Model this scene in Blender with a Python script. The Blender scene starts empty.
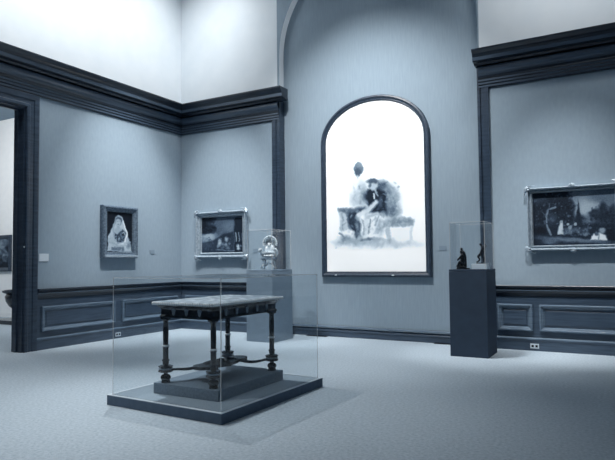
import bpy, bmesh, math, random
import numpy as np
from mathutils import Vector, Matrix
random.seed(7); rng = np.random.RandomState(5)
PI = math.pi
S = bpy.context.scene
COL = S.collection

# ------------------------------------------------------------------ camera
cam = bpy.data.cameras.new('camera'); co = bpy.data.objects.new('camera', cam); COL.objects.link(co)
YAW, PITCH, ROLL = 0.5144, 0.0456, -0.0100
fwd = Vector((-math.sin(YAW)*math.cos(PITCH), math.cos(YAW)*math.cos(PITCH), math.sin(PITCH)))
rt = Vector((math.cos(YAW), math.sin(YAW), 0)); up = rt.cross(fwd)
r2 = rt*math.cos(ROLL)+up*math.sin(ROLL); u2 = -rt*math.sin(ROLL)+up*math.cos(ROLL)
M = Matrix((r2, u2, -fwd)).transposed().to_4x4(); M.translation = Vector((8.0708, -8.9866, 1.3354))
co.matrix_world = M
cam.sensor_width = 36; cam.lens = 572.52/615*36; cam.shift_y = 5.42/615; cam.clip_start = .05
S.camera = co

# ------------------------------------------------------------------ world, lights, exposure
W = bpy.data.worlds.new('world'); S.world = W; W.use_nodes = True
W.node_tree.nodes['Background'].inputs[0].default_value = (.95, .97, 1, 1)
W.node_tree.nodes['Background'].inputs[1].default_value = 0.05
S.view_settings.view_transform = 'Standard'; S.view_settings.look = 'None'
S.view_settings.gamma = 1; S.view_settings.exposure = 0.0; S.view_settings.use_curve_mapping = False

def aim(o, to):
    o.rotation_euler = (Vector(to)-o.location).to_track_quat('-Z', 'Y').to_euler()
def area(name, loc, to, sx, sy, w, spread=180):
    l = bpy.data.lights.new(name, 'AREA'); l.shape = 'RECTANGLE'; l.size = sx; l.size_y = sy; l.energy = w
    l.color = (1, .985, .96); l.spread = math.radians(spread)
    o = bpy.data.objects.new(name, l); COL.objects.link(o); o.location = loc; aim(o, to); return o
def spot(name, loc, to, w, deg, blend=.6, rad=.05):
    l = bpy.data.lights.new(name, 'SPOT'); l.energy = w; l.spot_size = math.radians(deg); l.spot_blend = blend
    l.shadow_soft_size = rad; l.color = (1, .985, .96)
    o = bpy.data.objects.new(name, l); COL.objects.link(o); o.location = loc; aim(o, to); return o
# unseen soft fill added over the room
area('ceiling_fill', (4.3, -5.4, 7.5), (4.3, -5.4, 0), 4.5, 5.0, 54)
# washers for the upper walls
area('washer_left', (1.5, -3.6, 7.35), (0, -3.4, 5.0), 6.0, .2, 100, 100)
area('washer_back_left', (1.2, -1.4, 7.35), (1.2, 0, 5.0), 1.8, .2, 14, 100)
area('washer_back_right', (7.5, -1.5, 7.35), (7.5, 0, 5.0), 1.6, .2, 26, 100)
# track spots on the works, plus spots added to brighten reveal and floor
spot('spot_portrait', (2.7, -1.9, 7.2), (0, -1.5, 1.8), 1700, 38, 1, .03)
spot('spot_garden', (1.2, -2.7, 7.2), (1.1, 0, 1.6), 1500, 34, 1, .03)
spot('spot_party', (7.2, -3.0, 7.2), (7.36, 0, 1.1), 1500, 30, 1, .03)
spot('spot_arched', (4.2, -3.0, 7.2), (4.2, .1, 1.7), 1750, 74, 1)
spot('fill_spot_reveal', (7.6, -.9, 7.0), (2.42, .08, 5.5), 260, 24, 1)  # added lamp, brightens the left arch reveal
spot('spot_silver', (1.4, -3.8, 7.2), (2.7, -.8, .9), 1100, 22, 1)
spot('spot_bronze', (4.6, -1.7, 7.2), (6.1, -.8, .9), 900, 24, 1)
spot('spot_table', (2.4, -3.4, 7.2), (4.6, -4.5, .5), 1300, 44, 1)
spot('fill_spot_floor_left', (1.5, -7.5, 7.2), (3.0, -6.0, 0), 1300, 44, 1)  # added lamp, brightens the floor at left
# light of the next gallery
area('next_gallery_laylight', (-4.0, -2.6, 5.0), (-4.6, 0, 1.8), 3.0, 2.0, 260)

# ------------------------------------------------------------------ materials
KN = [(0, (3, 8, 18)), (.12, (20, 32, 46)), (.25, (47, 62, 80)), (.4, (86, 104, 123)), (.55, (129, 147, 162)),
      (.7, (168, 184, 197)), (.85, (213, 223, 231)), (1, (250, 252, 253))]
def duo(l):
    l = np.clip(np.asarray(l, float), 0, 1)
    xs = [k[0] for k in KN]
    c = np.stack([np.interp(l, xs, [k[1][i]/255 for k in KN]) for i in range(3)], -1)
    return np.where(c <= .04045, c/12.92, ((c+.055)/1.055)**2.4)
def mat(name, lum, rough=.6, spec=.4, var=.03, scale=(8, 8, 8), bump=0., bscale=60, metal=0, coat=0):
    m = bpy.data.materials.new(name); m.use_nodes = True; nt = m.node_tree; b = nt.nodes['Principled BSDF']
    b.inputs['Roughness'].default_value = rough; b.inputs['Specular IOR Level'].default_value = spec
    b.inputs['Metallic'].default_value = metal; b.inputs['Coat Weight'].default_value = coat
    tc = nt.nodes.new('ShaderNodeTexCoord'); mp = nt.nodes.new('ShaderNodeMapping'); mp.inputs['Scale'].default_value = scale
    nt.links.new(tc.outputs['Object'], mp.inputs[0])
    n = nt.nodes.new('ShaderNodeTexNoise'); n.inputs['Scale'].default_value = 1; n.inputs['Detail'].default_value = 4
    nt.links.new(mp.outputs[0], n.inputs['Vector'])
    r = nt.nodes.new('ShaderNodeValToRGB'); r.color_ramp.elements[0].position = .3; r.color_ramp.elements[1].position = .7
    r.color_ramp.elements[0].color = (*duo(lum-var), 1); r.color_ramp.elements[1].color = (*duo(lum+var), 1)
    nt.links.new(n.outputs[0], r.inputs[0]); nt.links.new(r.outputs[0], b.inputs['Base Color'])
    if bump:
        n2 = nt.nodes.new('ShaderNodeTexNoise'); n2.inputs['Scale'].default_value = bscale; n2.inputs['Detail'].default_value = 3
        nt.links.new(tc.outputs['Object'], n2.inputs['Vector'])
        bp = nt.nodes.new('ShaderNodeBump'); bp.inputs['Strength'].default_value = bump; bp.inputs['Distance'].default_value = .01
        nt.links.new(n2.outputs[0], bp.inputs['Height']); nt.links.new(bp.outputs[0], b.inputs['Normal'])
    return m
M_WALL = mat('wall_fabric', .60, .95, .1, .012, (25, 25, 9), .15, 180)
M_FRONT = mat('near_wall_fabric', .45, .95, .1, .012, (25, 25, 9))
M_UP = mat('upper_plaster', .86, .9, .1, .012, (3, 3, 3), .05, 40)
M_ARCH = mat('recess_fabric', .60, .95, .1, .015, (40, 40, 4), .12, 150)
M_CEIL = mat('ceiling_paint', .55, .9, .1, .01)
M_FLOOR = mat('carpet', .70, 1, .05, .05, (38, 38, 38), .8, 120)
M_WOOD = mat('dark_oak', .24, .3, .6, .05, (5, 5, 30), .05, 30)
M_WOODH = mat('dark_oak_level', .30, .3, .6, .04, (3, 3, 45), .05, 30)
M_RAIL = mat('shaded_oak_mouldings', .13, .28, .7, .03, (3, 3, 45), .05, 30)  # oak darkened to put shade into chair rail and cornice
M_FRIEZE = mat('lit_oak_band', .33, .28, .7, .03, (2, 2, 40))  # lighter oak stands in for the lit faces of the cornice
M_MOULD = mat('highlit_oak_moulding', .43, .26, .7, .04, (3, 3, 45))  # same oak painted lighter to imitate highlights on the mouldings
M_WHITE = mat('white_wall', .93, .9, .1, .01)
M_PED = mat('grey_pedestal_paint', .50, .75, .3, .01)
M_PEDD = mat('shaded_pedestal_paint', .25, .75, .3, .01)  # pedestal grey darkened to paint in the shade on its unlit faces
M_PLAT = mat('platform_side_paint', .38, .7, .3, .015, (20, 20, 20))
M_DECK = mat('platform_cloth', .62, .95, .1, .02, (60, 60, 60), .3, 200)
M_PLIN = mat('plinth_cloth', .50, .9, .1, .03, (50, 50, 50), .3, 200)
M_EBON = mat('ebonised_walnut', .10, .2, .6, .03, (20, 20, 8))
M_MOUNT = mat('carved_mount', .50, .4, .5, .1, (90, 90, 90), .3, 90)
M_INLAY = mat('edge_inlay', .90, .4, .5, .04, (80, 80, 80))
M_GILT = mat('pale_gilding', .66, .32, .7, .08, (30, 30, 30), .25, 40, metal=.3)
M_GILTD = mat('worn_gilding', .42, .45, .5, .08, (30, 30, 30), .3, 70, metal=.2)
M_BLACKF = mat('dark_frame', .24, .4, .5, .04, (20, 20, 20))
M_BRONZE = mat('dark_bronze', .06, .3, .6, .03, (30, 30, 30), metal=.4)
M_SILV = mat('pale_silver', .86, .3, .6, .08, (50, 50, 50), .2, 60)
M_BLOCK = mat('pale_block_cloth', .78, .8, .2, .01)
M_PLATE = mat('cream_plate', .82, .5, .4, .01)
M_GREYL = mat('grey_label_card', .53, .6, .3, .02, (200, 200, 60))
M_HOLE = mat('dark_slot', .03, .8, .2, .01)
M_VENT = mat('dark_vent_metal', .06, .6, .3, .01)

def tabletop_mat():
    m = mat('inlaid_top', .55, .35, .5, .1, (26, 26, 26)); nt = m.node_tree; b = nt.nodes['Principled BSDF']
    tc = nt.nodes.new('ShaderNodeTexCoord'); v = nt.nodes.new('ShaderNodeTexVoronoi'); v.inputs['Scale'].default_value = 13
    nt.links.new(tc.outputs['Object'], v.inputs['Vector'])
    mx = nt.nodes.new('ShaderNodeValToRGB'); mx.color_ramp.elements[0].color = (*duo(.86), 1); mx.color_ramp.elements[1].color = (*duo(.55), 1)
    mx.color_ramp.elements[0].position = .25; mx.color_ramp.elements[1].position = .6
    nt.links.new(v.outputs['Distance'], mx.inputs[0]); nt.links.new(mx.outputs[0], b.inputs['Base Color']); return m
M_TOP = tabletop_mat()
def clear(name, lum, alpha, rough=.02, refl=.10):
    m = bpy.data.materials.new(name); m.use_nodes = True; nt = m.node_tree; nt.nodes.clear()
    o = nt.nodes.new('ShaderNodeOutputMaterial'); t = nt.nodes.new('ShaderNodeBsdfTransparent')
    t.inputs[0].default_value = (.975, .985, .99, 1)
    d = nt.nodes.new('ShaderNodeBsdfDiffuse'); d.inputs[0].default_value = (*duo(lum), 1)
    g = nt.nodes.new('ShaderNodeBsdfGlossy'); g.inputs['Roughness'].default_value = rough
    lw = nt.nodes.new('ShaderNodeLayerWeight'); pw = nt.nodes.new('ShaderNodeMath'); pw.operation = 'POWER'; pw.inputs[1].default_value = 4
    nt.links.new(lw.outputs['Facing'], pw.inputs[0])
    fr = nt.nodes.new('ShaderNodeMath'); fr.operation = 'MULTIPLY_ADD'; fr.inputs[1].default_value = .35; fr.inputs[2].default_value = .018
    nt.links.new(pw.outputs[0], fr.inputs[0])
    m1 = nt.nodes.new('ShaderNodeMixShader'); m1.inputs[0].default_value = alpha
    nt.links.new(t.outputs[0], m1.inputs[1]); nt.links.new(d.outputs[0], m1.inputs[2])
    m2 = nt.nodes.new('ShaderNodeMixShader'); nt.links.new(fr.outputs[0], m2.inputs[0])
    nt.links.new(m1.outputs[0], m2.inputs[1]); nt.links.new(g.outputs[0], m2.inputs[2]); nt.links.new(m2.outputs[0], o.inputs[0])
    return m
M_GLASS = clear('clear_acrylic', .8, .004)
M_EDGE = clear('polished_acrylic_edge', .98, .34, .1)
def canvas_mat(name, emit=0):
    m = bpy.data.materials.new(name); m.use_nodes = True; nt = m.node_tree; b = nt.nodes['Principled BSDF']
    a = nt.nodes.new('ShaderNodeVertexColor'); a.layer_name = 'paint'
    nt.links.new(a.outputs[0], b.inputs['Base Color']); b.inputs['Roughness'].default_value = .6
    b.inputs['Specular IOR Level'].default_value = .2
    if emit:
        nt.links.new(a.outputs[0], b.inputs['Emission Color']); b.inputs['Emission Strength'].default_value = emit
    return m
M_CANVAS = canvas_mat('oil_on_canvas'); M_GLOWPIC = canvas_mat('glowing_picture', .18)  # arched canvas gets an added glow so it outshines frame and wall

# ------------------------------------------------------------------ helpers
def link(name, bm, m, parent=None, smooth=False, loc=None):
    me = bpy.data.meshes.new(name); bmesh.ops.recalc_face_normals(bm, faces=bm.faces) if not getattr(bm, 'keep', False) else None
    bm.to_mesh(me); bm.free()
    for mm in (m if isinstance(m, (list, tuple)) else [m]): me.materials.append(mm)
    o = bpy.data.objects.new(name, me); COL.objects.link(o)
    if parent: o.parent = parent
    if loc: o.location = loc
    if smooth:
        for p in me.polygons: p.use_smooth = True
        if smooth != 'all': 
            me.set_sharp_from_angle(angle=math.radians(40))
    return o
def tag(o, label, cat, group=None):
    o['label'] = label; o['category'] = cat
    if group: o['group'] = group
    return o
def thing(name, loc, label, cat, group=None, rz=0):
    o = bpy.data.objects.new(name, None); COL.objects.link(o); o.location = loc; o.rotation_euler = (0, 0, rz)
    o.empty_display_size = .1
    return tag(o, label, cat, group)
def struct(o): o['kind'] = 'structure'; return o
def box(bm, x0, x1, y0, y1, z0, z1, bev=0, mi=0):
    r = bmesh.ops.create_cube(bm, size=1); vs = r['verts']
    for v in vs: v.co = Vector(((x0+x1)/2+v.co.x*(x1-x0), (y0+y1)/2+v.co.y*(y1-y0), (z0+z1)/2+v.co.z*(z1-z0)))
    fs = set(f for v in vs for f in v.link_faces)
    for f in fs: f.material_index = mi
    if bev:
        es = list(set(e for v in vs for e in v.link_edges))
        bmesh.ops.bevel(bm, geom=es, offset=bev, segments=2, affect='EDGES', profile=.5)
def boxbm(*a, **k): bm = bmesh.new(); box(bm, *a, **k); return bm
def sweep(path, prof, closed=False, bm=None, fn=None, closeprof=True):
    """path of 2D points, profile of (offset to the right of travel, height). fn maps (a,b,h)->xyz"""
    bm = bm or bmesh.new(); fn = fn or (lambda a, b, h: (a, b, h)); n = len(path); rings = []
    for i, p in enumerate(path):
        p = Vector(p)
        if closed or 0 < i < n-1:
            d0 = (p-Vector(path[i-1])).normalized(); d1 = (Vector(path[(i+1) % n])-p).normalized()
        elif i == 0: d0 = d1 = (Vector(path[1])-p).normalized()
        else: d0 = d1 = (p-Vector(path[i-1])).normalized()
        n0 = Vector((d0.y, -d0.x)); n1 = Vector((d1.y, -d1.x)); mm = (n0+n1)
        mm = mm/max(.2, mm.dot(n0)) 
        rings.append([bm.verts.new(fn(p.x+mm.x*o, p.y+mm.y*o, h)) for o, h in prof])
    k = len(prof)
    for i in range(n if closed else n-1):
        A, B = rings[i], rings[(i+1) % n]
        for j in range(k if closeprof else k-1):
            bm.faces.new((A[j], A[(j+1) % k], B[(j+1) % k], B[j]))
    if not closed and closeprof:
        bm.faces.new(rings[0]); bm.faces.new(rings[-1][::-1])
    return bm
def lathe(prof, n=20, bm=None, c=(0, 0, 0), flute=0):
    bm = bm or bmesh.new(); rings = []
    for r, z in prof:
        ring = []
        for i in range(n):
            a = 2*PI*i/n; rr = r*(1-flute*(i % 2))
            ring.append(bm.verts.new((c[0]+rr*math.cos(a), c[1]+rr*math.sin(a), c[2]+z)))
        rings.append(ring)
    for A, B in zip(rings, rings[1:]):
        for i in range(n): bm.faces.new((A[i], A[(i+1) % n], B[(i+1) % n], B[i]))
    bm.faces.new(rings[0][::-1]); bm.faces.new(rings[-1]); return bm
def blob(bm, c, r, rot=None, seg=12):
    m = Matrix.Translation(c) @ (rot or Matrix()) @ Matrix.Diagonal((*r, 1))
    bmesh.ops.create_uvsphere(bm, u_segments=seg, v_segments=max(6, seg*2//3), radius=1, matrix=m)
def tube(bm, pts, rad, n=8, flat=1.0):
    pts = [Vector(p) for p in pts]; rings = []
    for i, p in enumerate(pts):
        d = (pts[min(i+1, len(pts)-1)]-pts[max(i-1, 0)]).normalized()
        a = d.cross(Vector((0, 0, 1)) if abs(d.z) < .95 else Vector((0, 1, 0))).normalized(); b = a.cross(d)
        r = rad[i] if isinstance(rad, (list, tuple)) else rad
        rings.append([bm.verts.new(p+(a*math.cos(2*PI*k/n)+b*flat*math.sin(2*PI*k/n))*r) for k in range(n)])
    for A, B in zip(rings, rings[1:]):
        for k in range(n): bm.faces.new((A[k], A[(k+1) % n], B[(k+1) % n], B[k]))
    bm.faces.new(rings[0][::-1]); bm.faces.new(rings[-1])
def skin(name, verts, edges, radii, m, parent, sub=2):
    me = bpy.data.meshes.new(name); me.from_pydata(verts, edges, []); o = bpy.data.objects.new(name, me); COL.objects.link(o)
    o.modifiers.new('skin', 'SKIN'); 
    if not me.skin_vertices: me.attributes
    bm = bmesh.new(); bm.from_mesh(me); ly = bm.verts.layers.skin.verify()
    for v, r in zip(bm.verts, radii): v[ly].radius = (r, r) if not isinstance(r, tuple) else r
    bm.verts.ensure_lookup_table(); bm.verts[0][ly].use_root = True
    bm.to_mesh(me); bm.free()
    s = o.modifiers.new('sub', 'SUBSURF'); s.levels = sub; s.render_levels = sub
    bpy.context.view_layer.update()
    dg = bpy.context.evaluated_depsgraph_get(); nm = bpy.data.meshes.new_from_object(o.evaluated_get(dg))
    bpy.data.objects.remove(o)
    nm.materials.clear(); nm.materials.append(m)
    for p in nm.polygons: p.use_smooth = True
    o = bpy.data.objects.new(name, nm); COL.objects.link(o); o.parent = parent; return o

# ------------------------------------------------------------------ room dimensions
XR, YF, ZC = 8.48, -11.5, 7.6
JL, JR, DEP, SPR = 2.42, 6.08, .15, 5.2
DY0, DY1, DZ = -3.51, -5.7, 3.76      # doorway in left wall
TW = .23                              # wall thickness
# floor runs on into the next gallery
struct(link('floor', boxbm(-8.5, XR+.25, YF-.2, DEP+.2, -.15, 0), M_FLOOR))
struct(link('ceiling', boxbm(-TW, XR+.25, YF-.2, DEP+.2, ZC, ZC+.1), M_CEIL))
def wallbox(bm, x0, x1, y0, y1, z0, z1, mi=0): box(bm, x0, x1, y0, y1, z0, z1, mi=mi)
ZM = 4.25   # colour change hidden behind the cornice
bm = bmesh.new()
wallbox(bm, -TW, 0, DY0, DEP+.2, 0, ZM); wallbox(bm, -TW, 0, YF-.2, DY1, 0, ZM); wallbox(bm, -TW, 0, DY1, DY0, DZ, ZM)
wallbox(bm, -TW, 0, YF-.2, DEP+.2, ZM, ZC, mi=1)
struct(link('wall_left', bm, [M_WALL, M_UP]))
struct(link('wall_right', boxbm(XR, XR+.25, YF-.2, DEP+.2, 0, ZC), M_WALL))
struct(link('wall_front', boxbm(0, XR, YF-.2, YF, 0, ZC), M_FRONT))
# back wall: wings, spandrels around the arch, reveal
bm = bmesh.new()
def quad(vs, mi): f = bm.faces.new([bm.verts.new(v) for v in vs]); f.material_index = mi
EL, ER = 2.37, 6.10
for x0, x1, z0, z1, mi in [(0, JL, 0, ZM, 0), (JR, XR, 0, ZM, 0), (0, EL, ZM, ZC, 1), (ER, XR, ZM, ZC, 1), (EL, JL, ZM, SPR, 2), (JR, ER, ZM, SPR, 2), (EL, JL, SPR, ZC, 2), (JR, ER, SPR, ZC, 2)]:
    quad([(x0, 0, z0), (x1, 0, z0), (x1, 0, z1), (x0, 0, z1)], mi)
NA = 48; cxa, Ra = (JL+JR)/2, (JR-JL)/2
arc = [(cxa-Ra*math.cos(PI*i/NA), SPR+Ra*math.sin(PI*i/NA)) for i in range(NA+1)]
for (xa, za), (xb, zb) in zip(arc, arc[1:]):
    quad([(xa, 0, za), (xb, 0, zb), (xb, 0, ZC), (xa, 0, ZC)], 2)
    quad([(xa, 0, za), (xa, DEP, za), (xb, DEP, zb), (xb, 0, zb)], 1)
for x in (JL, JR):
    quad([(x, 0, 0), (x, DEP, 0), (x, DEP, ZM), (x, 0, ZM)], 0)
    quad([(x, 0, ZM), (x, DEP, ZM), (x, DEP, SPR), (x, 0, SPR)], 1)
struct(link('wall_back', bm, [M_WALL, M_UP, M_ARCH]))
struct(link('wall_back_recess', boxbm(0, XR, DEP, DEP+.2, 0, ZC), M_ARCH))
# next gallery
struct(link('wall_far_back', boxbm(-8.5, -TW, 0, .2, 0, 5.3), M_WHITE))
struct(link('wall_far_left', boxbm(-8.6, -8.5, YF-.2, .2, 0, 5.3), M_WHITE))
struct(link('wall_far_front', boxbm(-8.5, -TW, YF-.2, YF, 0, 5.3), M_WHITE))
bm = boxbm(-8.5, -TW, YF, 0, 5.1, 5.3)
struct(link('ceiling_far', bm, M_CEIL))
struct(link('trim_9', boxbm(-6.9, -6.8, YF, 0, 5.04, 5.1), M_BLACKF))
struct(link('baseboard_far', boxbm(-8.5, -TW, -.02, 0, 0, .12), M_WHITE))

# ------------------------------------------------------------------ cornice
CORN = [(0, 3.98), (.022, 3.98), (.028, 3.995), (.028, 4.03), (.042, 4.04), (.042, 4.075), (.055, 4.085), (.055, 4.12), (.075, 4.135), (.078, 4.165),
        (.045, 4.175), (.055, 4.20), (.075, 4.225), (.085, 4.255), (.085, 4.285), (.075, 4.31), (.055, 4.325), (.10, 4.335), (.115, 4.36), (.20, 4.365), (.205, 4.43),
        (.215, 4.435), (.228, 4.455), (.235, 4.475), (.25, 4.49), (.265, 4.505), (.275, 4.515), (.278, 4.54), (0, 4.54)]
def cornice(name, up_path, path):
    c = struct(link(name, sweep(up_path, [(0, 4.325)]+CORN[17:]), M_RAIL))
    link('architrave', sweep(path, CORN[:17]+[(0, 4.325)]), M_RAIL, c)
    link('frieze', sweep(path, [(0, 4.17)]+[(o+.006, z) for o, z in CORN[10:16]]+[(0, 4.315)]), M_FRIEZE, c)
    link('fascia', sweep(up_path, [(.19, 4.375), (.212, 4.375), (.216, 4.428), (.19, 4.428)]), M_FRIEZE, c)
    link('reeding', sweep(path, [(0, 3.999), (.034, 3.999), (.034, 4.026), (.0, 4.026)]), M_FRIEZE, c)
    link('reeding', sweep(path, [(0, 4.044), (.048, 4.044), (.048, 4.070), (.0, 4.070)]), M_FRIEZE, c)
    link('reeding', sweep(path, [(0, 4.089), (.061, 4.089), (.061, 4.114), (.0, 4.114)]), M_FRIEZE, c)
cornice('trim_1', [(0, YF), (0, 0), (2.60, 0)], [(0, YF), (0, 0), (2.425, 0)]); cornice('trim_2', [(6.04, 0), (XR, 0), (XR, YF)], [(6.085, 0), (XR, 0), (XR, YF)])
# wood jambs beside the recess
bm = bmesh.new(); box(bm, 2.26, 2.345, -.03, 0, 0, 3.99); box(bm, 2.345, 2.375, -.012, 0, 0, 3.99); box(bm, 2.375, JL+.012, -.03, DEP, 0, 4.36)
struct(link('trim_3', bm, M_WOOD))
bm = bmesh.new(); box(bm, 6.06, 6.10, -.03, DEP, 0, 4.36); box(bm, 6.10, 6.125, -.012, 0, 0, 3.99); box(bm, 6.125, 6.23, -.03, 0, 0, 3.99)
struct(link('trim_4', bm, M_WOOD))

# ------------------------------------------------------------------ wainscot
RAIL = [(0, .785), (.022, .785), (.022, .80), (.028, .84), (.05, .868), (.062, .874), (.064, .884), (.052, .888), (.058, .905), (.085, .922), (.09, .945), (.086, .952), (0, .952)]
BASE = [(0, 0), (.034, 0), (.034, .135), (.042, .145), (.046, .16), (.042, .18), (.028, .19), (0, .19)]
def wains(name, path): 
    w = struct(link(name, sweep(path, [(0, .10), (.018, .10), (.018, .80), (0, .80)]), M_WOODH))
    link('chair_rail', sweep(path, RAIL), M_RAIL, w); link('rail_bead', sweep(path, [(.05, .875), (.069, .875), (.070, .885), (.05, .887)]), M_MOULD, w); return w  # pale bead paints in the bright line along the rail
def based(name, path, prof=BASE):
    b = struct(link(name, sweep(path, prof), M_WOODH))
    link('base_cap', sweep(path, [(.02, .165), (.047, .165), (.046, .18), (.03, .193), (.02, .193)]), M_MOULD, b); return b  # pale cap paints in the highlight on top of the baseboard
PL = [(0, -3.30), (0, 0), (2.26, 0)]; PR = [(6.23, 0), (XR, 0), (XR, YF)]; PL2 = [(0, YF), (0, -5.92)]
wains('trim_5', PL); wains('trim_6', PR); wains('trim_7', PL2)
based('baseboard_left', PL); based('baseboard_right', PR); based('baseboard_left_near', PL2)
RB = [(0, 0), (.025, 0), (.025, .085), (.035, .095), (.035, .115), (.02, .13), (.012, .15), (0, .15)]
based('baseboard_recess', [(JL+.012, DEP), (6.06, DEP)], RB)
PM = [(0, 0), (0, .03), (.008, .042), (.024, .042), (.032, .03), (.05, .022), (.058, .002), (.066, .001), (.075, .008), (.075, 0)]
def panel(name, a0, a1, wall):
    # raised moulding (offset inward, height off wall) round a panel on a wall
    if wall == 'back': fn = lambda a, b, h: (a, -.018-h, b)
    else: fn = lambda a, b, h: (.018+h, a, b)
    bm = bmesh.new(); pth = [(a0, .285), (a0, .675), (a1, .675), (a1, .285)]
    t = struct(link(name, sweep(pth, PM, closed=True, fn=fn), M_MOULD))
    i = .12
    vs = []
    r0 = [fn(*p, .002) for p in [(a0+.07, .355), (a1-.07, .355), (a1-.07, .605), (a0+.07, .605)]]
    r1 = [fn(*p, .014) for p in [(a0+.095, .38), (a1-.095, .38), (a1-.095, .58), (a0+.095, .58)]]
    A = [bm.verts.new(v) for v in r0]; B = [bm.verts.new(v) for v in r1]
    for k in range(4): bm.faces.new((A[k], A[(k+1) % 4], B[(k+1) % 4], B[k]))
    bm.faces.new(B); bm.faces.new(A[::-1])
    link('raised_panel', bm, M_WOODH, t); return t
k = 10
for a0, a1, w in [(-3.22, -1.76, 'left'), (-1.60, -.14, 'left'), (.14, 1.12, 'back'), (1.26, 2.20, 'back'), (6.29, 6.785, 'back'), (6.875, 8.38, 'back')]:
    panel('trim_%d' % k, a0, a1, w); k += 1

# ------------------------------------------------------------------ doorway casing
CAS = [(0, 0), (0, .03), (.015, .042), (.05, .042), (.06, .03), (.12, .03), (.13, .045), (.18, .05), (.205, .05), (.215, .035), (.215, 0)]
bm = bmesh.new()
y0, y1 = DY0, DY1
pth = [(y0, 0), (y0, DZ), (y1, DZ), (y1, 0)]
sweep([(p[0], p[1]) for p in pth], CAS, bm=bm, fn=lambda a, b, h: (h, a, b))
door = struct(link('door_1', bm, M_WOOD))
bm = bmesh.new()
for (a, b) in ((DY0, DY0-.02), (DY1+.02, DY1)): box(bm, -TW-.02, .0, min(a, b), max(a, b), 0, DZ)
box(bm, -TW-.02, 0, DY1, DY0, DZ-.02, DZ)
# stop bead on the reveal
box(bm, -.16, -.11, DY0-.045, DY0-.02, 0, DZ-.02); box(bm, -.16, -.11, DY1+.02, DY1+.045, 0, DZ-.02); box(bm, -.16, -.11, DY1, DY0, DZ-.045, DZ-.02)
link('jamb_lining', bm, M_WOOD, door)

# ------------------------------------------------------------------ painter
class Paint:
    def __init__(s, X, Y, base, warp=3.0):
        dx = np.zeros(X.shape); dy = np.zeros(X.shape)      # brush wobble
        for k in range(7):
            f = .035*1.45**k; a, b, c, d = rng.uniform(0, 6.28, 4); w = warp/1.3**k*.5
            dx += w*np.sin(f*(X*math.cos(a)+Y*math.sin(a))*2+b); dy += w*np.sin(f*(X*math.cos(c)+Y*math.sin(c))*2+d)
        s.X, s.Y = X+dx, Y+dy; s.L = np.full(X.shape, float(base))
    def _mix(s, m, l, a=1): s.L = s.L*(1-m*a)+l*m*a
    def e(s, cx, cy, rx, ry, l, rot=0, soft=.25, a=1):
        c, q = math.cos(math.radians(rot)), math.sin(math.radians(rot)); dx, dy = s.X-cx, s.Y-cy
        d = np.sqrt(((dx*c+dy*q)/rx)**2+((-dx*q+dy*c)/ry)**2)
        s._mix(np.clip((1+soft-d)/(2*soft), 0, 1), l, a)
    def p(s, pts, l, soft=3, a=1):
        n = len(pts); inside = np.zeros(s.X.shape, bool); dist = np.full(s.X.shape, 1e9)
        for i in range(n):
            (x0, y0), (x1, y1) = pts[i], pts[(i+1) % n]
            cond = ((y0 > s.Y) != (y1 > s.Y)); xi = (x1-x0)*(s.Y-y0)/((y1-y0) or 1e-9)+x0
            inside ^= cond & (s.X < xi)
            t = np.clip(((s.X-x0)*(x1-x0)+(s.Y-y0)*(y1-y0))/((x1-x0)**2+(y1-y0)**2+1e-9), 0, 1)
            dist = np.minimum(dist, np.hypot(s.X-x0-t*(x1-x0), s.Y-y0-t*(y1-y0)))
        sd = np.where(inside, dist, -dist); s._mix(np.clip(.5+sd/(2*soft), 0, 1), l, a)
    def l(s, pts, w, l, soft=2, a=1):
        dist = np.full(s.X.shape, 1e9)
        for (x0, y0), (x1, y1) in zip(pts, pts[1:]):
            t = np.clip(((s.X-x0)*(x1-x0)+(s.Y-y0)*(y1-y0))/((x1-x0)**2+(y1-y0)**2+1e-9), 0, 1)
            dist = np.minimum(dist, np.hypot(s.X-x0-t*(x1-x0), s.Y-y0-t*(y1-y0)))
        s._mix(np.clip((w/2+soft-dist)/(2*soft), 0, 1), l, a)
    def speck(s, x0, x1, y0, y1, n, lo, hi, r=6, a=.6):
        for _ in range(n):
            s.e(rng.uniform(x0, x1), rng.uniform(y0, y1), rng.uniform(.4, 1)*r, rng.uniform(.4, 1)*r, rng.uniform(lo, hi), rng.uniform(0, 90), .5, a)
def canvas(name, parent, w, h, corners, fn, base, m, nx, ny, place, shape=None, warp=3.0):
    """w,h local size; corners: art coordinates of TL,TR,BR,BL; place(u,v)->xyz"""
    u, v = np.meshgrid(np.linspace(0, 1, nx), np.linspace(0, 1, ny))
    if shape is not None: u2, v2 = shape(u, v)
    else: u2, v2 = u, v
    TL, TR, BR, BL = [np.array(c, float) for c in corners]
    A = (TL[:, None, None]*(1-u2)+TR[:, None, None]*u2)*v2+(BL[:, None, None]*(1-u2)+BR[:, None, None]*u2)*(1-v2)
    P = Paint(A[0], A[1], base, warp); fn(P); L = P.L; L = L+(rng.rand(*L.shape)-.5)*.10*np.clip(1.6*(1-L), 0, 1)
    verts = [place(a, b) for a, b in zip(u2.ravel(), v2.ravel())]
    faces = [(j*nx+i, j*nx+i+1, (j+1)*nx+i+1, (j+1)*nx+i) for j in range(ny-1) for i in range(nx-1)]
    me = bpy.data.meshes.new(name); me.from_pydata(verts, [], faces); me.materials.append(m)
    ca = me.color_attributes.new('paint', 'FLOAT_COLOR', 'POINT')
    c = np.ones((nx*ny, 4)); c[:, :3] = duo(L.ravel()); ca.data.foreach_set('color', c.ravel().astype(np.float32))
    o = bpy.data.objects.new(name, me); COL.objects.link(o); o.parent = parent; return o

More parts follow.
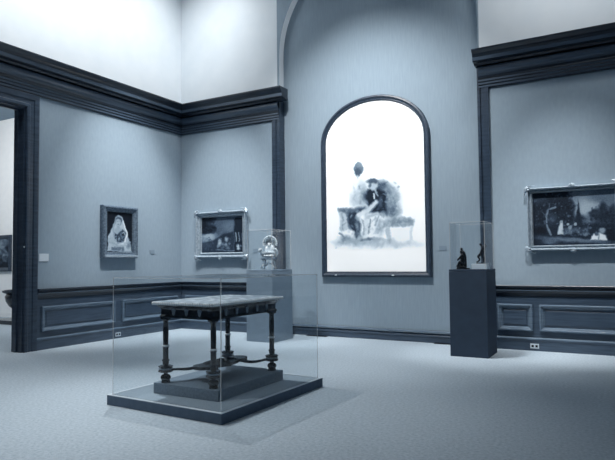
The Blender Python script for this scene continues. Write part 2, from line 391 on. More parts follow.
def art_arched(P):
    P.e(250, 425, 190, 20, .84, a=.9, soft=.5); P.e(170, 412, 110, 14, .62, soft=.6, a=.8)
    # far dark mass behind the second sitter
    P.e(318, 235, 34, 66, .72, soft=.7); P.e(274, 162, 28, 26, .34, soft=.5); P.e(300, 210, 26, 40, .50, soft=.7); P.e(310, 272, 34, 34, .42, soft=.6); P.e(326, 205, 18, 20, .6, soft=.7)
    # bench
    P.p([(262, 312), (398, 300), (413, 316), (404, 345), (270, 350)], .60, 6); P.e(350, 326, 40, 9, .45, soft=.6, a=.7)
    P.p([(286, 348), (306, 348), (306, 412), (286, 412)], .72, 4); P.p([(388, 345), (402, 345), (402, 412), (390, 412)], .82, 4)
    P.p([(310, 352), (388, 350), (388, 404), (310, 408)], .93, 6); P.e(250, 360, 30, 20, .5, soft=.5, a=.7)
    # standing shirted sitter
    P.e(165, 190, 40, 62, .90, soft=.4); P.e(182, 205, 22, 50, .55, soft=.7, a=.85); P.e(150, 222, 26, 30, .70, soft=.6); P.l([(140, 170), (150, 215), (200, 245)], 8, .75, 6)
    P.e(205, 215, 20, 26, .30, soft=.5); P.l([(165, 160), (178, 200), (170, 240)], 6, .55, 4)
    P.e(164, 82, 25, 25, .46, soft=.15); P.e(160, 100, 15, 20, .34, soft=.25); P.e(168, 66, 16, 8, .6, soft=.5, a=.6); P.e(160, 122, 5, 8, .75, soft=.5)
    P.p([(62, 268), (190, 258), (222, 274), (158, 300), (152, 392), (122, 372), (108, 330)], .20, 9)
    P.p([(64, 272), (104, 280), (112, 356), (76, 380), (70, 340)], .74, 6); P.l([(80, 290), (90, 365)], 5, .5, 4); P.e(78, 268, 16, 8, .5, soft=.5)
    P.p([(148, 298), (172, 300), (170, 384), (150, 392)], .34, 7); P.e(120, 272, 40, 8, .4, -6, soft=.7); P.l([(104, 285), (118, 350)], 5, .45, 5)
    # second sitter
    P.p([(206, 180), (256, 168), (288, 196), (290, 292), (226, 288), (196, 240)], .13, 7)
    P.e(228, 158, 21, 22, .72, soft=.25); P.e(228, 141, 27, 12, .34, soft=.3); P.e(214, 160, 6, 12, .4, soft=.5)
    P.l([(236, 195), (232, 218)], 7, .9, 3); P.l([(244, 176), (250, 205)], 5, .7, 3); P.e(262, 235, 10, 22, .35, soft=.6)
    P.l([(240, 236), (210, 268), (160, 294)], 22, .78, 5); P.l([(246, 246), (212, 282)], 4, .4, 3)
    P.e(222, 304, 56, 22, .90, soft=.5); P.e(232, 292, 30, 7, .7, soft=.7); P.p([(176, 310), (206, 300), (212, 384), (182, 388)], .82, 5); P.p([(214, 308), (272, 300), (238, 390), (214, 384)], .88, 5)
    P.l([(214, 312), (206, 382)], 6, .42, 4); P.l([(254, 300), (236, 340)], 5, .55, 4); P.l([(180, 312), (184, 380)], 4, .55, 4); P.e(252, 345, 10, 30, .55, 20, soft=.6, a=.7)
    P.e(108, 374, 30, 15, .92, soft=.3); P.e(96, 400, 34, 16, .52, soft=.5); P.l([(70, 372), (90, 392)], 6, .4, 4); P.e(220, 388, 34, 9, .9, soft=.4)
    P.e(192, 402, 36, 7, .30, soft=.5); P.e(158, 388, 18, 10, .3, soft=.5); P.e(245, 400, 26, 8, .65, soft=.5)
    P.e(120, 415, 60, 12, .6, soft=.7, a=.6); P.e(330, 425, 80, 10, .72, soft=.8, a=.6); P.speck(255, 345, 145, 300, 70, .2, .85, 8, .35); P.speck(70, 270, 265, 400, 70, .3, .95, 9, .28); P.speck(135, 205, 150, 260, 30, .5, .95, 10, .3); P.speck(275, 400, 305, 345, 30, .4, .85, 9, .35); P.speck(50, 400, 385, 435, 60, .55, .95, 14, .3)
def art_portrait(P):
    P.p([(148, 120), (172, 104), (196, 116), (208, 150), (236, 240), (252, 300), (268, 350), (268, 376), (84, 376), (94, 320), (92, 268), (124, 200), (138, 160)], .70, 4)
    P.e(170, 150, 24, 34, .30, soft=.2); P.e(168, 160, 19, 29, .66, soft=.2); P.e(164, 152, 4, 2, .3); P.e(176, 152, 4, 2, .3); P.e(169, 176, 6, 2, .35)
    P.e(170, 198, 12, 12, .6); P.e(168, 222, 34, 20, .62, soft=.3)
    P.p([(136, 238), (160, 250), (200, 212), (226, 240), (214, 296), (168, 312), (142, 286)], .22, 6)
    P.e(202, 252, 22, 22, .40, soft=.2); P.e(204, 248, 12, 13, .18, soft=.3); P.l([(196, 240), (210, 232), (218, 250)], 4, .8, 2)
    P.l([(150, 140), (128, 220), (140, 290)], 8, .55, 6); P.l([(206, 150), (238, 250), (216, 300)], 8, .93, 4); P.e(118, 290, 22, 30, .66, soft=.4)
    P.e(188, 322, 22, 9, .72, -20); P.e(140, 318, 26, 10, .62, 20); P.p([(118, 340), (208, 336), (214, 376), (112, 376)], .42, 5)
    P.l([(118, 346), (206, 342)], 5, .75, 3); P.e(245, 330, 16, 22, .5, soft=.5); P.speck(95, 260, 260, 370, 60, .45, .95, 7, .4)
    P.l([(84, 374), (270, 372)], 6, .6, 3)
def art_garden(P):
    P.e(230, 140, 140, 60, .34, soft=.6); P.e(260, 170, 40, 30, .42, soft=.6); P.e(128, 238, 48, 34, .60, soft=.5); P.e(110, 260, 30, 14, .5, soft=.5); P.l([(200, 220), (270, 160)], 10, .38, 8)
    P.e(98, 150, 36, 64, .07, soft=.3); P.e(150, 185, 22, 26, .08, soft=.4); P.e(120, 205, 26, 12, .07, soft=.4); P.e(130, 120, 36, 22, .1, soft=.4)
    P.speck(85, 170, 100, 215, 60, .04, .22, 9, .7)
    P.p([(160, 258), (225, 225), (285, 205), (300, 350), (70, 350), (70, 292)], .20, 6); P.e(110, 300, 44, 20, .25, soft=.5); P.e(240, 232, 40, 14, .14, -20, soft=.5)
    P.p([(286, 130), (300, 112), (346, 104), (356, 350), (292, 350)], .11, 4); P.l([(288, 135), (290, 330)], 4, .3, 2)
    P.l([(300, 214), (302, 268)], 6, .58, 2); P.l([(318, 212), (320, 268)], 6, .52, 2); P.l([(334, 215), (336, 262)], 4, .35, 2)
    for x, y, r, l in [(198, 262, 9, .6), (200, 284, 12, .66), (222, 290, 9, .45), (240, 256, 11, .6), (238, 290, 9, .5), (262, 282, 8, .4), (250, 312, 12, .4), (190, 300, 8, .5), (312, 300, 9, .82), (314, 318, 9, .7), (330, 300, 6, .4), (218, 310, 10, .35)]: P.e(x, y, r, r*1.3, l, soft=.5)
    P.l([(182, 322), (240, 334), (290, 330)], 4, .55, 3); P.speck(90, 345, 240, 345, 90, .08, .45, 6, .5)
def art_party(P):
    P.e(400, 150, 150, 80, .46, soft=.5); P.e(400, 190, 60, 45, .62, soft=.5); P.e(470, 130, 60, 30, .38, soft=.5); P.e(330, 115, 50, 16, .42, soft=.5)
    P.p([(100, 90), (300, 90), (335, 190), (320, 260), (100, 280)], .11, 10); P.e(150, 140, 40, 20, .2, soft=.6); P.e(215, 240, 30, 25, .24, soft=.6); P.e(290, 200, 36, 60, .12, soft=.4)
    P.e(270, 185, 60, 8, .08, -8, soft=.5)
    P.p([(340, 255), (347, 205), (353, 140), (360, 205), (368, 255)], .13, 3); P.e(358, 250, 34, 22, .15, soft=.4)
    P.e(475, 225, 66, 30, .14, soft=.4); P.e(474, 190, 18, 28, .15, soft=.4); P.e(440, 215, 26, 20, .18, soft=.4); P.e(525, 220, 20, 40, .13, soft=.4); P.p([(370, 245), (430, 238), (430, 270), (370, 275)], .42, 6, .7)
    P.p([(100, 268), (540, 262), (540, 390), (100, 390)], .14, 10); P.e(330, 350, 170, 10, .42, 4, soft=.6); P.e(205, 355, 40, 14, .36, soft=.5); P.e(150, 300, 40, 20, .06, soft=.4)
    P.l([(235, 178), (200, 188), (185, 230), (188, 270), (206, 320)], 10, .46, 3); P.l([(200, 192), (205, 160)], 5, .35, 2); P.l([(190, 225), (160, 200)], 4, .3, 2)
    P.speck(115, 330, 100, 270, 170, .04, .42, 6, .6)
    P.p([(258, 250), (270, 252), (278, 322), (242, 322)], .74, 4); P.e(262, 256, 8, 9, .55); P.e(300, 302, 26, 14, .42, soft=.5); P.e(335, 270, 7, 9, .6); P.e(298, 268, 6, 8, .6); P.e(310, 285, 10, 12, .5)
    P.e(345, 300, 24, 12, .35, soft=.5); P.e(390, 295, 18, 16, .22, soft=.5); P.e(385, 318, 18, 10, .45, soft=.5)
    P.p([(405, 350), (425, 318), (458, 312), (492, 326), (490, 352)], .86, 4); P.e(470, 302, 16, 13, .55, soft=.4); P.e(440, 318, 10, 12, .35); P.l([(452, 320), (446, 350)], 4, .5, 2); P.e(512, 325, 24, 34, .09, soft=.3)
    P.speck(260, 430, 270, 330, 70, .12, .6, 6, .5); P.speck(410, 535, 180, 300, 60, .06, .3, 9, .5)
def art_far(P):
    P.e(-4, 245, 7, 12, .6); P.e(4, 240, 4, 8, .5); P.e(7, 255, 3, 9, .55); P.speck(-20, 12, 236, 270, 60, .05, .5, 3, .5)

# ------------------------------------------------------------------ picture frames
def rect_frame(name, parent, a0, a1, b0, b1, prof, m, place):
    bm = sweep([(a0, b0), (a0, b1), (a1, b1), (a1, b0)], prof, closed=True, fn=place)
    return link(name, bm, m, parent)
def scroll(bm, place, a, b, s, ang, m=None):
    """shell and scroll cluster in the picture plane"""
    cs, sn = math.cos(ang), math.sin(ang)
    def L(p, q, h): return place(a+(p*cs-q*sn)*s, b+(p*sn+q*cs)*s, h)
    for k in range(-3, 4):
        t = k*.36; pts = [L(math.sin(t)*r, math.cos(t)*r, .085+.018*math.sin(r*3)) for r in (.1, .5, .9, 1.15)]
        tube(bm, pts, [s*.10, s*.2, s*.2, s*.09], 7)
    for sg in (-1, 1):
        pts = []
        for i in range(14):
            t = i/13*1.6*PI; r = .75*(1-i/17)
            pts.append(L(sg*(1.05-.0*i+r*math.cos(t)-.1), -.15+r*.8*math.sin(t)-.1, .07+.002*i))
        tube(bm, pts, [s*.16*(1-i/20) for i in range(14)], 7)
    c = L(0, 0, .1); blob(bm, c, (s*.32, s*.32, s*.32), seg=10)
FP = [(0, 0), (0, .06), (.01, .095), (.028, .105), (.042, .095), (.05, .062), (.07, .045), (.088, .045), (.095, .062), (.110, .064), (.118, .035), (.13, .022), (.13, 0)]

# portrait on the left wall
root = thing('painting', (0, -1.67, 1.43), 'framed portrait of a woman in a pale veil, hung on the left wall', 'painting')
pl = lambda a, b, h: (h, a, b)      # local: a along y, b up
w2 = .405
PF = [(0, 0), (0, .07), (.015, .095), (.035, .10), (.055, .075), (.08, .06), (.10, .065), (.11, .045), (.11, 0)]
rect_frame('frame', root, -w2, w2, 0, .935, PF, M_GILTD, pl)
# pale sloping lower rail edge
link('sill_strip', boxbm(.075, .108, -.37, .39, .014, .05, bev=.004), M_GILT, root)
canvas('canvas', root, .64, .73, [(83, 82), (272, 90), (270, 378), (80, 384)], art_portrait, .06, M_CANVAS, 96, 120,
       lambda u, v: (.035, -w2+.11+u*(2*w2-.22), .11+v*(.935-.22)))
def ornate(root, w, h, s, fw, corners, fn, base, nx, ny, mids):
    pb = lambda a, b, hh: (a, -hh, b)
    rect_frame('frame', root, -w/2+.02, w/2-.02, .02, h-.02, [(o*fw, q) for o, q in FP], M_GILT, pb)
    for a, b, an in [(-w/2+.05, .05, 2.36), (w/2-.05, .05, -2.36), (-w/2+.05, h-.05, .785), (w/2-.05, h-.05, -.785)]:
        bm = bmesh.new(); scroll(bm, pb, a, b, s, an); link('corner_ornament', bm, M_GILT, root, True)
    for a, b, an in mids:
        bm = bmesh.new(); scroll(bm, pb, a, b, s*.72, an); link('centre_ornament', bm, M_GILT, root, True)
    canvas('canvas', root, w, h, corners, fn, base, M_CANVAS, nx, ny, lambda u, v: (-w/2+(.02+.12*fw)+u*(w-.04-.24*fw), -.022, (.02+.12*fw)+v*(h-.04-.24*fw)))
root = thing('painting', (1.075, 0, 1.405), 'ruined columns scene in ornate pale frame, on the back wall near the corner', 'painting')
ornate(root, 1.27, .955, .065, .82, [(78, 108), (346, 92), (346, 344), (84, 348)], art_garden, .30, 120, 90, [(0, .03, PI), (0, .925, 0)])
root = thing('painting', (7.36, 0, 1.44), 'wide landscape of a party of figures under trees in ornate frame on the right wall', 'painting')
ornate(root, 1.26, .96, .058, .58, [(112, 102), (536, 92), (536, 372), (114, 380)], art_party, .30, 150, 100, [(0, .03, PI), (0, .93, 0)])
# arched picture
root = thing('arched_painting', (4.235, DEP, 1.06), 'tall arched brightly lit picture of two seated figures in a dark frame', 'painting')
AW, AB, Z0, NN = 1.005, .78, 3.42-1.06, 2.05
def archpath(w, b, z0, n=36):
    pts = [(-w, 0)]
    for i in range(n+1):
        t = PI*(1-i/n); c, s_ = math.cos(t), math.sin(t)
        pts.append((w*math.copysign(abs(c)**(2/NN), c), z0+b*abs(s_)**(2/NN)))
    pts.append((w, 0)); return pts
AF = [(0, 0), (0, .055), (.01, .07), (.035, .075), (.05, .06), (.07, .05), (.08, .055), (.092, .045), (.10, .0)]
link('frame', sweep(archpath(AW, AB, Z0), AF, closed=True, fn=lambda a, b, h: (a, -h, b)), M_BLACKF, root)
for x in (-.72, .35):
    bm = bmesh.new(); blob(bm, (x, -.07, .03), (.03, .012, .01), seg=8); link('frame_clip', bm, M_PLATE, root)
wi, bi = AW-.09, AB-.09
def ashape(u, v):
    H = Z0+bi; zz = .09+v*(H-.09); f = np.where(zz > Z0, np.clip(1-((zz-Z0)/bi)**NN, 0, 1)**(1/NN), 1.0)
    return .5+(u-.5)*f, v
AX0, AX1 = 326.0, 424.5
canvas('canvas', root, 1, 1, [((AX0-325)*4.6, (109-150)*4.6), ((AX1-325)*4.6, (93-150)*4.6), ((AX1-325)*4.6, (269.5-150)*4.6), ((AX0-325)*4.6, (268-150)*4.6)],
       art_arched, .99, M_GLOWPIC, 200, 320, lambda u, v: (-wi+u*2*wi, -.03, .09+v*(Z0+bi-.09)), ashape, 3.8)
# picture in the next gallery
root = thing('painting', (-6.35, 0, 1.16), 'dark framed picture in the next room seen through the doorway', 'painting')
pb = lambda a, b, hh: (a, -hh, b)
rect_frame('frame', root, -.7, .7, 0, .93, [(0, 0), (0, .06), (.03, .08), (.08, .05), (.10, .03), (.10, 0)], M_BLACKF, pb)
canvas('canvas', root, 1, 1, [(-22, 236), (11, 236), (11, 272), (-22, 272)], art_far, .12, M_CANVAS, 60, 50, lambda u, v: (-.6+u*1.2, -.02, .1+v*.73))
# carved chest-like urn in the next gallery
root = thing('urn', (-4.19, -.66, 0), 'dark urn on a square foot beyond the doorway', 'urn')
link('foot', boxbm(-.5, .5, -.5, .5, 0, .09, bev=.01), M_EBON, root)
link('body', lathe([(.22, .09), (.2, .12), (.12, .17), (.1, .22), (.16, .27), (.30, .38), (.37, .5), (.39, .6), (.36, .66), (.44, .7), (.45, .74), (.40, .75), (.36, .70)], 28), M_EBON, root, True)

# ------------------------------------------------------------------ display platform, plinth, vitrine
PX0, PX1, PY0, PY1, PZ = 3.727, 5.127, -5.1725, -3.5025, .095
root = thing('display_platform', ((PX0+PX1)/2, (PY0+PY1)/2, 0), 'low dark-sided square platform under the large glass case', 'platform')
hx, hy = (PX1-PX0)/2, (PY1-PY0)/2
link('base', boxbm(-hx, hx, -hy, hy, 0, PZ-.004, bev=.003), M_PLAT, root)
link('rim', sweep([(-hx, -hy), (-hx, hy), (hx, hy), (hx, -hy)], [(0, PZ-.006), (0, PZ), (.028, PZ), (.028, PZ-.006)], closed=True), M_BLOCK, root)
link('deck', boxbm(-hx+.03, hx-.03, -hy+.03, hy-.03, PZ-.006, PZ), M_DECK, root)
root.rotation_euler = (0, 0, math.radians(-1.85))
tag(link('plinth', boxbm(-.39, .39, -.545, .545, 0, .10, bev=.004), M_PLIN, loc=(4.442, -4.355, PZ)), 'cloth covered block the antique table stands on', 'plinth')

def vitrine(x0, x1, y0, y1, z0, z1, label, t=.006):
    cx, cy = (x0+x1)/2, (y0+y1)/2; r = thing('glass_case', (cx, cy, z0), label, 'glass case', 'clear display covers')
    a, b, h = (x1-x0)/2, (y1-y0)/2, z1-z0
    for bb in [(-a+t, a-t, -b, -b+t), (-a+t, a-t, b-t, b), (-a, -a+t, -b+t, b-t), (a-t, a, -b+t, b-t)]:
        link('side_pane', boxbm(*bb, 0, h-t), M_GLASS, r)
    link('top_pane', boxbm(-a+t, a-t, -b+t, b-t, h-t, h), M_GLASS, r)
    bm = bmesh.new()
    for sx in (-1, 1):
        for sy in (-1, 1): box(bm, *sorted((sx*a, sx*(a-t))), *sorted((sy*b, sy*(b-t))), 0, h-t)
    box(bm, -a, a, -b, -b+t, h-t, h); box(bm, -a, a, b-t, b, h-t, h); box(bm, -a, -a+t, -b+t, b-t, h-t, h); box(bm, a-t, a, -b+t, b-t, h-t, h)
    link('edges', bm, M_EDGE, r); return r
vitrine(3.762, 5.092, -5.1375, -3.5375, PZ, 1.2, 'large clear glass case enclosing the antique table').rotation_euler = (0, 0, math.radians(-1.85))

# ------------------------------------------------------------------ table
TZ = PZ+.10
T = thing('antique_table', (4.442, -4.355, TZ), 'dark carved antique table with pale inlaid top inside the glass case', 'table')
tx, ty, th = .365, .595, .775
link('tabletop', boxbm(-tx, tx, -ty, ty, th-.028, th, bev=.006), M_TOP, T)
# gadrooned edge: one bead band all round
bm = bmesh.new(); n1, n2 = 26, 42
for i in range(n1):
    for sy in (-1, 1): blob(bm, (-tx+(i+.5)*2*tx/n1, sy*ty, th-.018), (tx/n1*.85, .013, .015), seg=6)
for i in range(n2):
    for sx in (-1, 1): blob(bm, (sx*tx, -ty+(i+.5)*2*ty/n2, th-.018), (.013, ty/n2*.85, .015), seg=6)
link('beaded_edge', bm, M_INLAY, T, 'all')
ax, ay = .315, .515
APR = [(0, th-.155), (.0, th-.028), (-.035, th-.028), (-.03, th-.045), (-.012, th-.06), (-.004, th-.075), (-.004, th-.13), (-.014, th-.14), (-.014, th-.155)]
link('apron', sweep([(-ax, -ay), (-ax, ay), (ax, ay), (ax, -ay)], [(-o if o <= 0 else o, h) for o, h in APR] if False else [(o, h) for o, h in APR], closed=True), M_EBON, T)
def mount(x, y, nx_, ny_):
    bm = bmesh.new(); tx_, ty_ = -ny_, nx_
    for k, (dx, dz, r) in enumerate([(0, 0, .017), (0, .022, .011), (-.016, .016, .010), (.016, .016, .010), (0, -.022, .010), (-.010, -.012, .009), (.010, -.012, .009)]):
        blob(bm, (x+tx_*dx, y+ty_*dx, th-.10+dz), (r*.9 if tx_ else .008, r*.9 if ty_ else .008, r*1.3), seg=8)
    link('apron_mount', bm, M_MOUNT, T, 'all')
for f in (-.5, 0, .5):
    for s in (-1, 1): mount(f*ax*1.0, s*(ay+.006), 0, s)
for f in (-.66, -.33, 0, .33, .66):
    for s in (-1, 1): mount(s*(ax+.006), f*ay, s, 0)
lx, ly = .29, .485
LP = [(.034, .165), (.030, .175), (.030, .20), (.036, .205), (.036, .215), (.026, .22), (.027, .33), (.031, .335), (.034, .345), (.031, .355), (.024, .36)]
for sx in (-1, 1):
    for sy in (-1, 1):
        bm = bmesh.new(); c = (sx*lx, sy*ly, 0)
        lathe([(.024, .36), (.0265, .45), (.026, .52), (.0235, .585), (.028, .59), (.030, .60)], 20, bm, c, flute=.12)
        lathe([(.024, .155), (.024, .17)]+LP[1:], 20, bm, c)
        leg = link('leg', bm, M_EBON, T, True)
        link('collar', lathe([(.030, .335), (.034, .342), (.034, .350), (.030, .357)], 18, c=c), M_INLAY, leg, 'all')
        link('leg_block', lathe([(.058, .098), (.070, .102), (.070, .112), (.063, .117), (.063, .145), (.070, .15), (.070, .158), (.055, .162)], 8, c=c), M_EBON, leg)
        link('block_mount', lathe([(.055, .122), (.0655, .126), (.0655, .138), (.055, .142)], 32, c=c, flute=.06), M_MOUNT, leg)
        link('foot', lathe([(.03, .10), (.02, .09), (.02, .078), (.036, .072), (.047, .058), (.049, .042), (.040, .026), (.034, .02), (.042, .014), (.042, 0)], 20, c=c), M_EBON, leg, True)
        link('capital', boxbm(c[0]-.036, c[0]+.036, c[1]-.036, c[1]+.036, .598, .628, bev=.005), M_EBON, leg)
        # serpentine stretcher arm
        pts = []
        for i in range(15):
            t = i/14; x = c[0]*(1-t)**1.15*.9 + .0; y = c[1]*(1-t*.95)
            x = c[0]*(.86*(1-t)) ; y = c[1]*(.90-.62*t**.7 if True else 0)
            pts.append((x, y, .118+.018*math.sin(t*PI*1.5)*-1+.02*t))
        b2 = bmesh.new(); tube(b2, pts, [.022+.016*t/14 for t in range(15)], 8, flat=.55); link('stretcher', b2, M_EBON, T, True)
# central lobed shelf
bm = bmesh.new(); N = 64; ring = [[], []]
for i in range(N):
    a = 2*PI*i/N; ca, sa = abs(math.cos(a)), abs(math.sin(a)); r = 1/math.sqrt((ca/.25)**2+(sa/.13)**2)
    if .27*sa < .105: r = max(r, .27*ca+math.sqrt(.105**2-(.27*sa)**2))
    x = r*math.sin(a); y = r*math.cos(a)
    ring[0].append(bm.verts.new((x, y, .118))); ring[1].append(bm.verts.new((x, y, .15)))
for i in range(N): bm.faces.new((ring[0][i], ring[0][(i+1) % N], ring[1][(i+1) % N], ring[1][i]))
bm.faces.new(ring[0][::-1]); bm.faces.new(ring[1])
link('stretcher_shelf', bm, M_EBON, T)
link('finial', lathe([(.06, .15), (.06, .158), (.04, .165), (.035, .172), (.01, .18)], 20), M_EBON, T, True)

# ------------------------------------------------------------------ pedestals
def pedestal(x0, x1, y0, y1, h, m, label):
    cx, cy = (x0+x1)/2, (y0+y1)/2
    r = thing('pedestal', (cx, cy, 0), label, 'pedestal', 'square painted pedestals')
    link('body', boxbm(x0-cx, x1-cx, y0-cy, y1-cy, .0, h-.035, bev=.002), m, r)
    link('cap', boxbm(x0-cx, x1-cx, y0-cy, y1-cy, h-.032, h, bev=.002), m, r)
    return r
pedestal(2.355, 2.88, -1.0, -.36, 1.205, M_PED, 'grey pedestal carrying the shell-backed chair, left of the arched picture')
pedestal(5.83, 6.345, -1.0, -.40, 1.205, M_PEDD, 'darkened pedestal carrying two bronzes, right of the arched picture')
vitrine(2.37, 2.865, -.985, -.375, 1.205, 1.885, 'clear cover over the shell-backed miniature chair')
vitrine(5.845, 6.33, -.985, -.415, 1.205, 1.865, 'clear cover over the two dark bronzes')

# shell-backed miniature chair
C = thing('miniature_chair', (2.63, -.72, 1.222), 'small pale shell-backed chair figure on the left pedestal', 'sculpture', rz=.35)
C.scale = (.97, .97, .97)
for sx in (-1, 1):
    for sy in (-1, 1):
        bm = bmesh.new(); tube(bm, [(sx*.10, sy*.09, 0), (sx*.115, sy*.10, .02), (sx*.085, sy*.075, .07), (sx*.08, sy*.07, .12), (sx*.095, sy*.085, .17)], [.018, .016, .013, .016, .022], 10); link('leg', bm, M_SILV, C, 'all')
bm = bmesh.new()
tube(bm, [(-.08, -.07, .05), (0, -.01, .10), (.08, .06, .05)], .010, 8); tube(bm, [(.08, -.07, .05), (0, -.01, .10), (-.08, .06, .05)], .010, 8); link('stretcher', bm, M_SILV, C, 'all')
bm = bmesh.new(); box(bm, -.125, .125, -.11, .11, .165, .195, bev=.008)
for i in range(9): blob(bm, (-.112+i*.028, -.112, .17), (.013, .01, .018), seg=6)
link('seat_rail', bm, M_GILTD, C, True)
bm = bmesh.new(); N = 20
for i in range(N+1):   # scalloped shell seat
    a = PI*i/N; tube(bm, [(0, .07, .205), (.07*math.cos(a), .07-.07*math.sin(a), .235), (.125*math.cos(a), .07-.17*math.sin(a), .29)], [.012, .014, .008], 6)
blob(bm, (0, -.0, .225), (.11, .10, .035)); link('seat', bm, M_SILV, C, 'all')
for sx in (-1, 1):
    bm = bmesh.new(); tube(bm, [(sx*.11, .06, .22), (sx*.15, .0, .27), (sx*.155, -.07, .31), (sx*.14, -.09, .345), (sx*.115, -.07, .34), (sx*.12, -.045, .32)], [.02, .024, .026, .022, .016, .012], 10)
    blob(bm, (sx*.14, -.03, .30), (.03, .04, .035)); link('arm', bm, M_SILV, C, 'all')
bm = bmesh.new()    # domed hood of radiating ribs
for i in range(17):
    a = -.35+(PI+.7)*i/16
    pts = [(0, .09, .33)]
    for r, yy in ((.04, .105), (.085, .09), (.115, .03), (.12, -.03)): pts.append((.02+r*math.cos(a), yy, .455+r*math.sin(a)*1.0))
    tube(bm, pts, [.012, .016, .020, .018, .010], 8)
link('shell_hood', bm, M_SILV, C, 'all')
bm = bmesh.new(); blob(bm, (.01, .06, .36), (.095, .03, .12)); blob(bm, (-.05, .03, .35), (.035, .03, .05)); blob(bm, (.06, .03, .36), (.035, .03, .05)); blob(bm, (0, .03, .42), (.03, .03, .04))
link('backrest', bm, M_SILV, C, 'all')

# bronzes
B = thing('bronze_statuette', (5.965, -.78, 1.205), 'dark bronze crouching figure, left of the two bronzes on the pedestal', 'sculpture', 'small dark bronzes', rz=.3)
bm = bmesh.new(); box(bm, -.085, .10, -.07, .07, 0, .018, bev=.004); blob(bm, (-.01, 0, .03), (.075, .055, .03)); blob(bm, (-.055, 0, .045), (.03, .03, .03)); link('base', bm, M_BRONZE, B, True)
skin('body', [(0, 0, .085), (.005, 0, .13), (0, 0, .175), (-.005, 0, .215), (-.012, 0, .245), (-.014, 0, .272),
              (.03, .03, .085), (-.035, .045, .11), (-.045, .045, .04), (.0, -.035, .07), (-.05, -.04, .10), (-.06, -.04, .03),
              (0, .045, .205), (-.03, .055, .16), (-.065, .035, .14), (0, -.045, .205), (-.035, -.05, .16), (-.07, -.02, .125)],
     [(0, 1), (1, 2), (2, 3), (3, 4), (4, 5), (0, 6), (6, 7), (7, 8), (0, 9), (9, 10), (10, 11), (2, 12), (12, 13), (13, 14), (2, 15), (15, 16), (16, 17)],
     [.042, .036, .042, .020, .026, .020, .03, .024, .016, .03, .024, .016, .02, .016, .012, .02, .016, .012], M_BRONZE, B)
bm = bmesh.new(); tube(bm, [(.0, 0, .27), (.022, 0, .235), (.032, 0, .17), (.034, 0, .10), (.03, 0, .03)], [.012, .024, .030, .028, .034], 10); blob(bm, (-.006, 0, .285), (.018, .018, .022)); link('drapery', bm, M_BRONZE, B, 'all')
tag(link('display_block', boxbm(-.105, .105, -.085, .085, 0, .075, bev=.003), M_BLOCK, loc=(6.205, -.72, 1.205)), 'small pale block raising the right bronze on the right pedestal', 'block')
B = thing('bronze_statuette', (6.225, -.72, 1.2805), 'dark bronze striding figure standing on the small pale block', 'sculpture', 'small dark bronzes', rz=.3)
bm = bmesh.new(); box(bm, -.08, .075, -.045, .045, .001, .014, bev=.003); link('base', bm, M_BRONZE, B)
skin('body', [(0, 0, .135), (.015, 0, .175), (.03, 0, .215), (.01, 0, .245), (-.012, 0, .262), (-.02, 0, .285),
              (-.01, .02, .125), (-.05, .025, .095), (-.02, .025, .05), (-.055, .025, .02), (-.075, .025, .018),
              (.01, -.02, .125), (.005, -.03, .075), (.045, -.03, .03), (.02, -.03, .018),
              (.03, .04, .215), (.055, .05, .18), (.02, .06, .15), (.03, -.04, .215), (.06, -.05, .235), (.045, -.05, .275)],
     [(0, 1), (1, 2), (2, 3), (3, 4), (4, 5), (0, 6), (6, 7), (7, 8), (8, 9), (9, 10), (0, 11), (11, 12), (12, 13), (13, 14), (2, 15), (15, 16), (16, 17), (2, 18), (18, 19), (19, 20)],
     [.028, .027, .032, .014, .020, .015, .024, .020, .014, .010, .008, .024, .019, .013, .009, .017, .013, .010, .017, .013, .010], M_BRONZE, B).location.z = .006
bm = bmesh.new(); tube(bm, [(.02, 0, .024), (.035, 0, .06), (.03, .0, .11)], [.024, .016, .014], 8); link('tree_stump', bm, M_BRONZE, B, 'all')

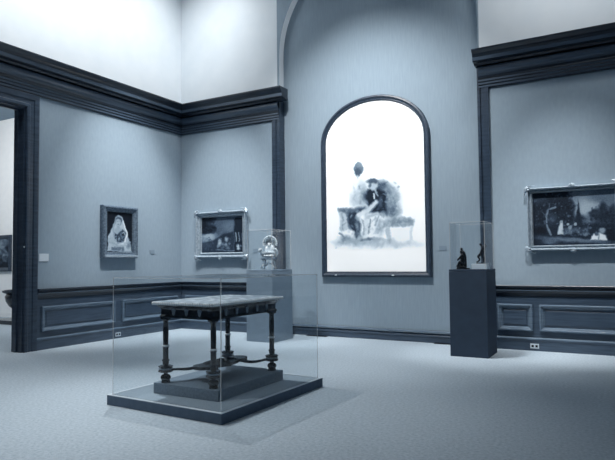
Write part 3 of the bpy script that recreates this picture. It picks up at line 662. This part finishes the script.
# ------------------------------------------------------------------ small fittings
def plate(name, wall, a, b, w, h, m, label, cat, group=None, dep=.008, off=0):
    if wall == 'left': loc = (off, a, b); args = (0, dep, -w/2, w/2, -h/2, h/2)
    else: loc = (a, off, b); args = (-w/2, w/2, -dep, 0, -h/2, h/2)
    return tag(link(name, boxbm(*args, bev=.0015), m, loc=loc), label, cat, group)
plate('wall_label', 'left', -3.17, 1.44, .17, .12, M_PLATE, 'pale card on the left wall beside the doorway', 'label', 'wall labels')
plate('wall_label', 'left', -.825, 1.55, .12, .075, M_GREYL, 'small grey card between the veiled portrait and the corner', 'label', 'wall labels')
plate('wall_label', 'back', 1.85, 1.55, .10, .075, M_GREYL, 'small grey card between the ruins painting and the chair case', 'label', 'wall labels')
plate('wall_label', 'back', 5.42, 1.53, .12, .075, M_GREYL, 'small grey card between the arched picture and the right pedestal', 'label', 'wall labels', off=DEP)
def outlet(wall, a, b, off, label):
    if wall == 'left': r = thing('outlet', (off, a, b), label, 'outlet', 'skirting outlets'); r.rotation_euler = (0, 0, PI/2)
    else: r = thing('outlet', (a, -off, b), label, 'outlet', 'skirting outlets')
    link('cover_plate', boxbm(-.06, .06, -.006, 0, -.035, .035, bev=.002), M_PLATE, r)
    for s in (-1, 1): link('socket', boxbm(s*.027-.016, s*.027+.016, -.009, -.005, -.016, .016), M_HOLE, r)
outlet('left', -1.69, .07, .034, 'pale outlet plate low on the left wall skirting')
outlet('back', 6.80, .07, .034, 'pale outlet plate low on the right wing skirting')
def vent(x0, x1, label):
    r = thing('floor_vent', ((x0+x1)/2, DEP-.075, 0), label, 'vent', 'floor vents'); w = (x1-x0)/2
    link('vent_frame', boxbm(-w, w, -.04, .04, 0, .008), M_VENT, r)
    for i in range(3): link('slat', boxbm(-w+.01, w-.01, -.03+i*.024, -.018+i*.024, .008, .012), M_HOLE, r)
vent(2.92, 3.32, 'dark floor vent at the recess wall behind the large case')
vent(5.27, 5.62, 'dark floor vent at the recess wall beside the right pedestal')
o = tag(link('casing_button', lathe([(.012, 0), (.012, .006), (.008, .01)], 12), M_PLATE, loc=(.046, -3.60+.06, 1.6)), 'tiny pale button on the dark door casing', 'button')
o.rotation_euler = (0, PI/2, 0)
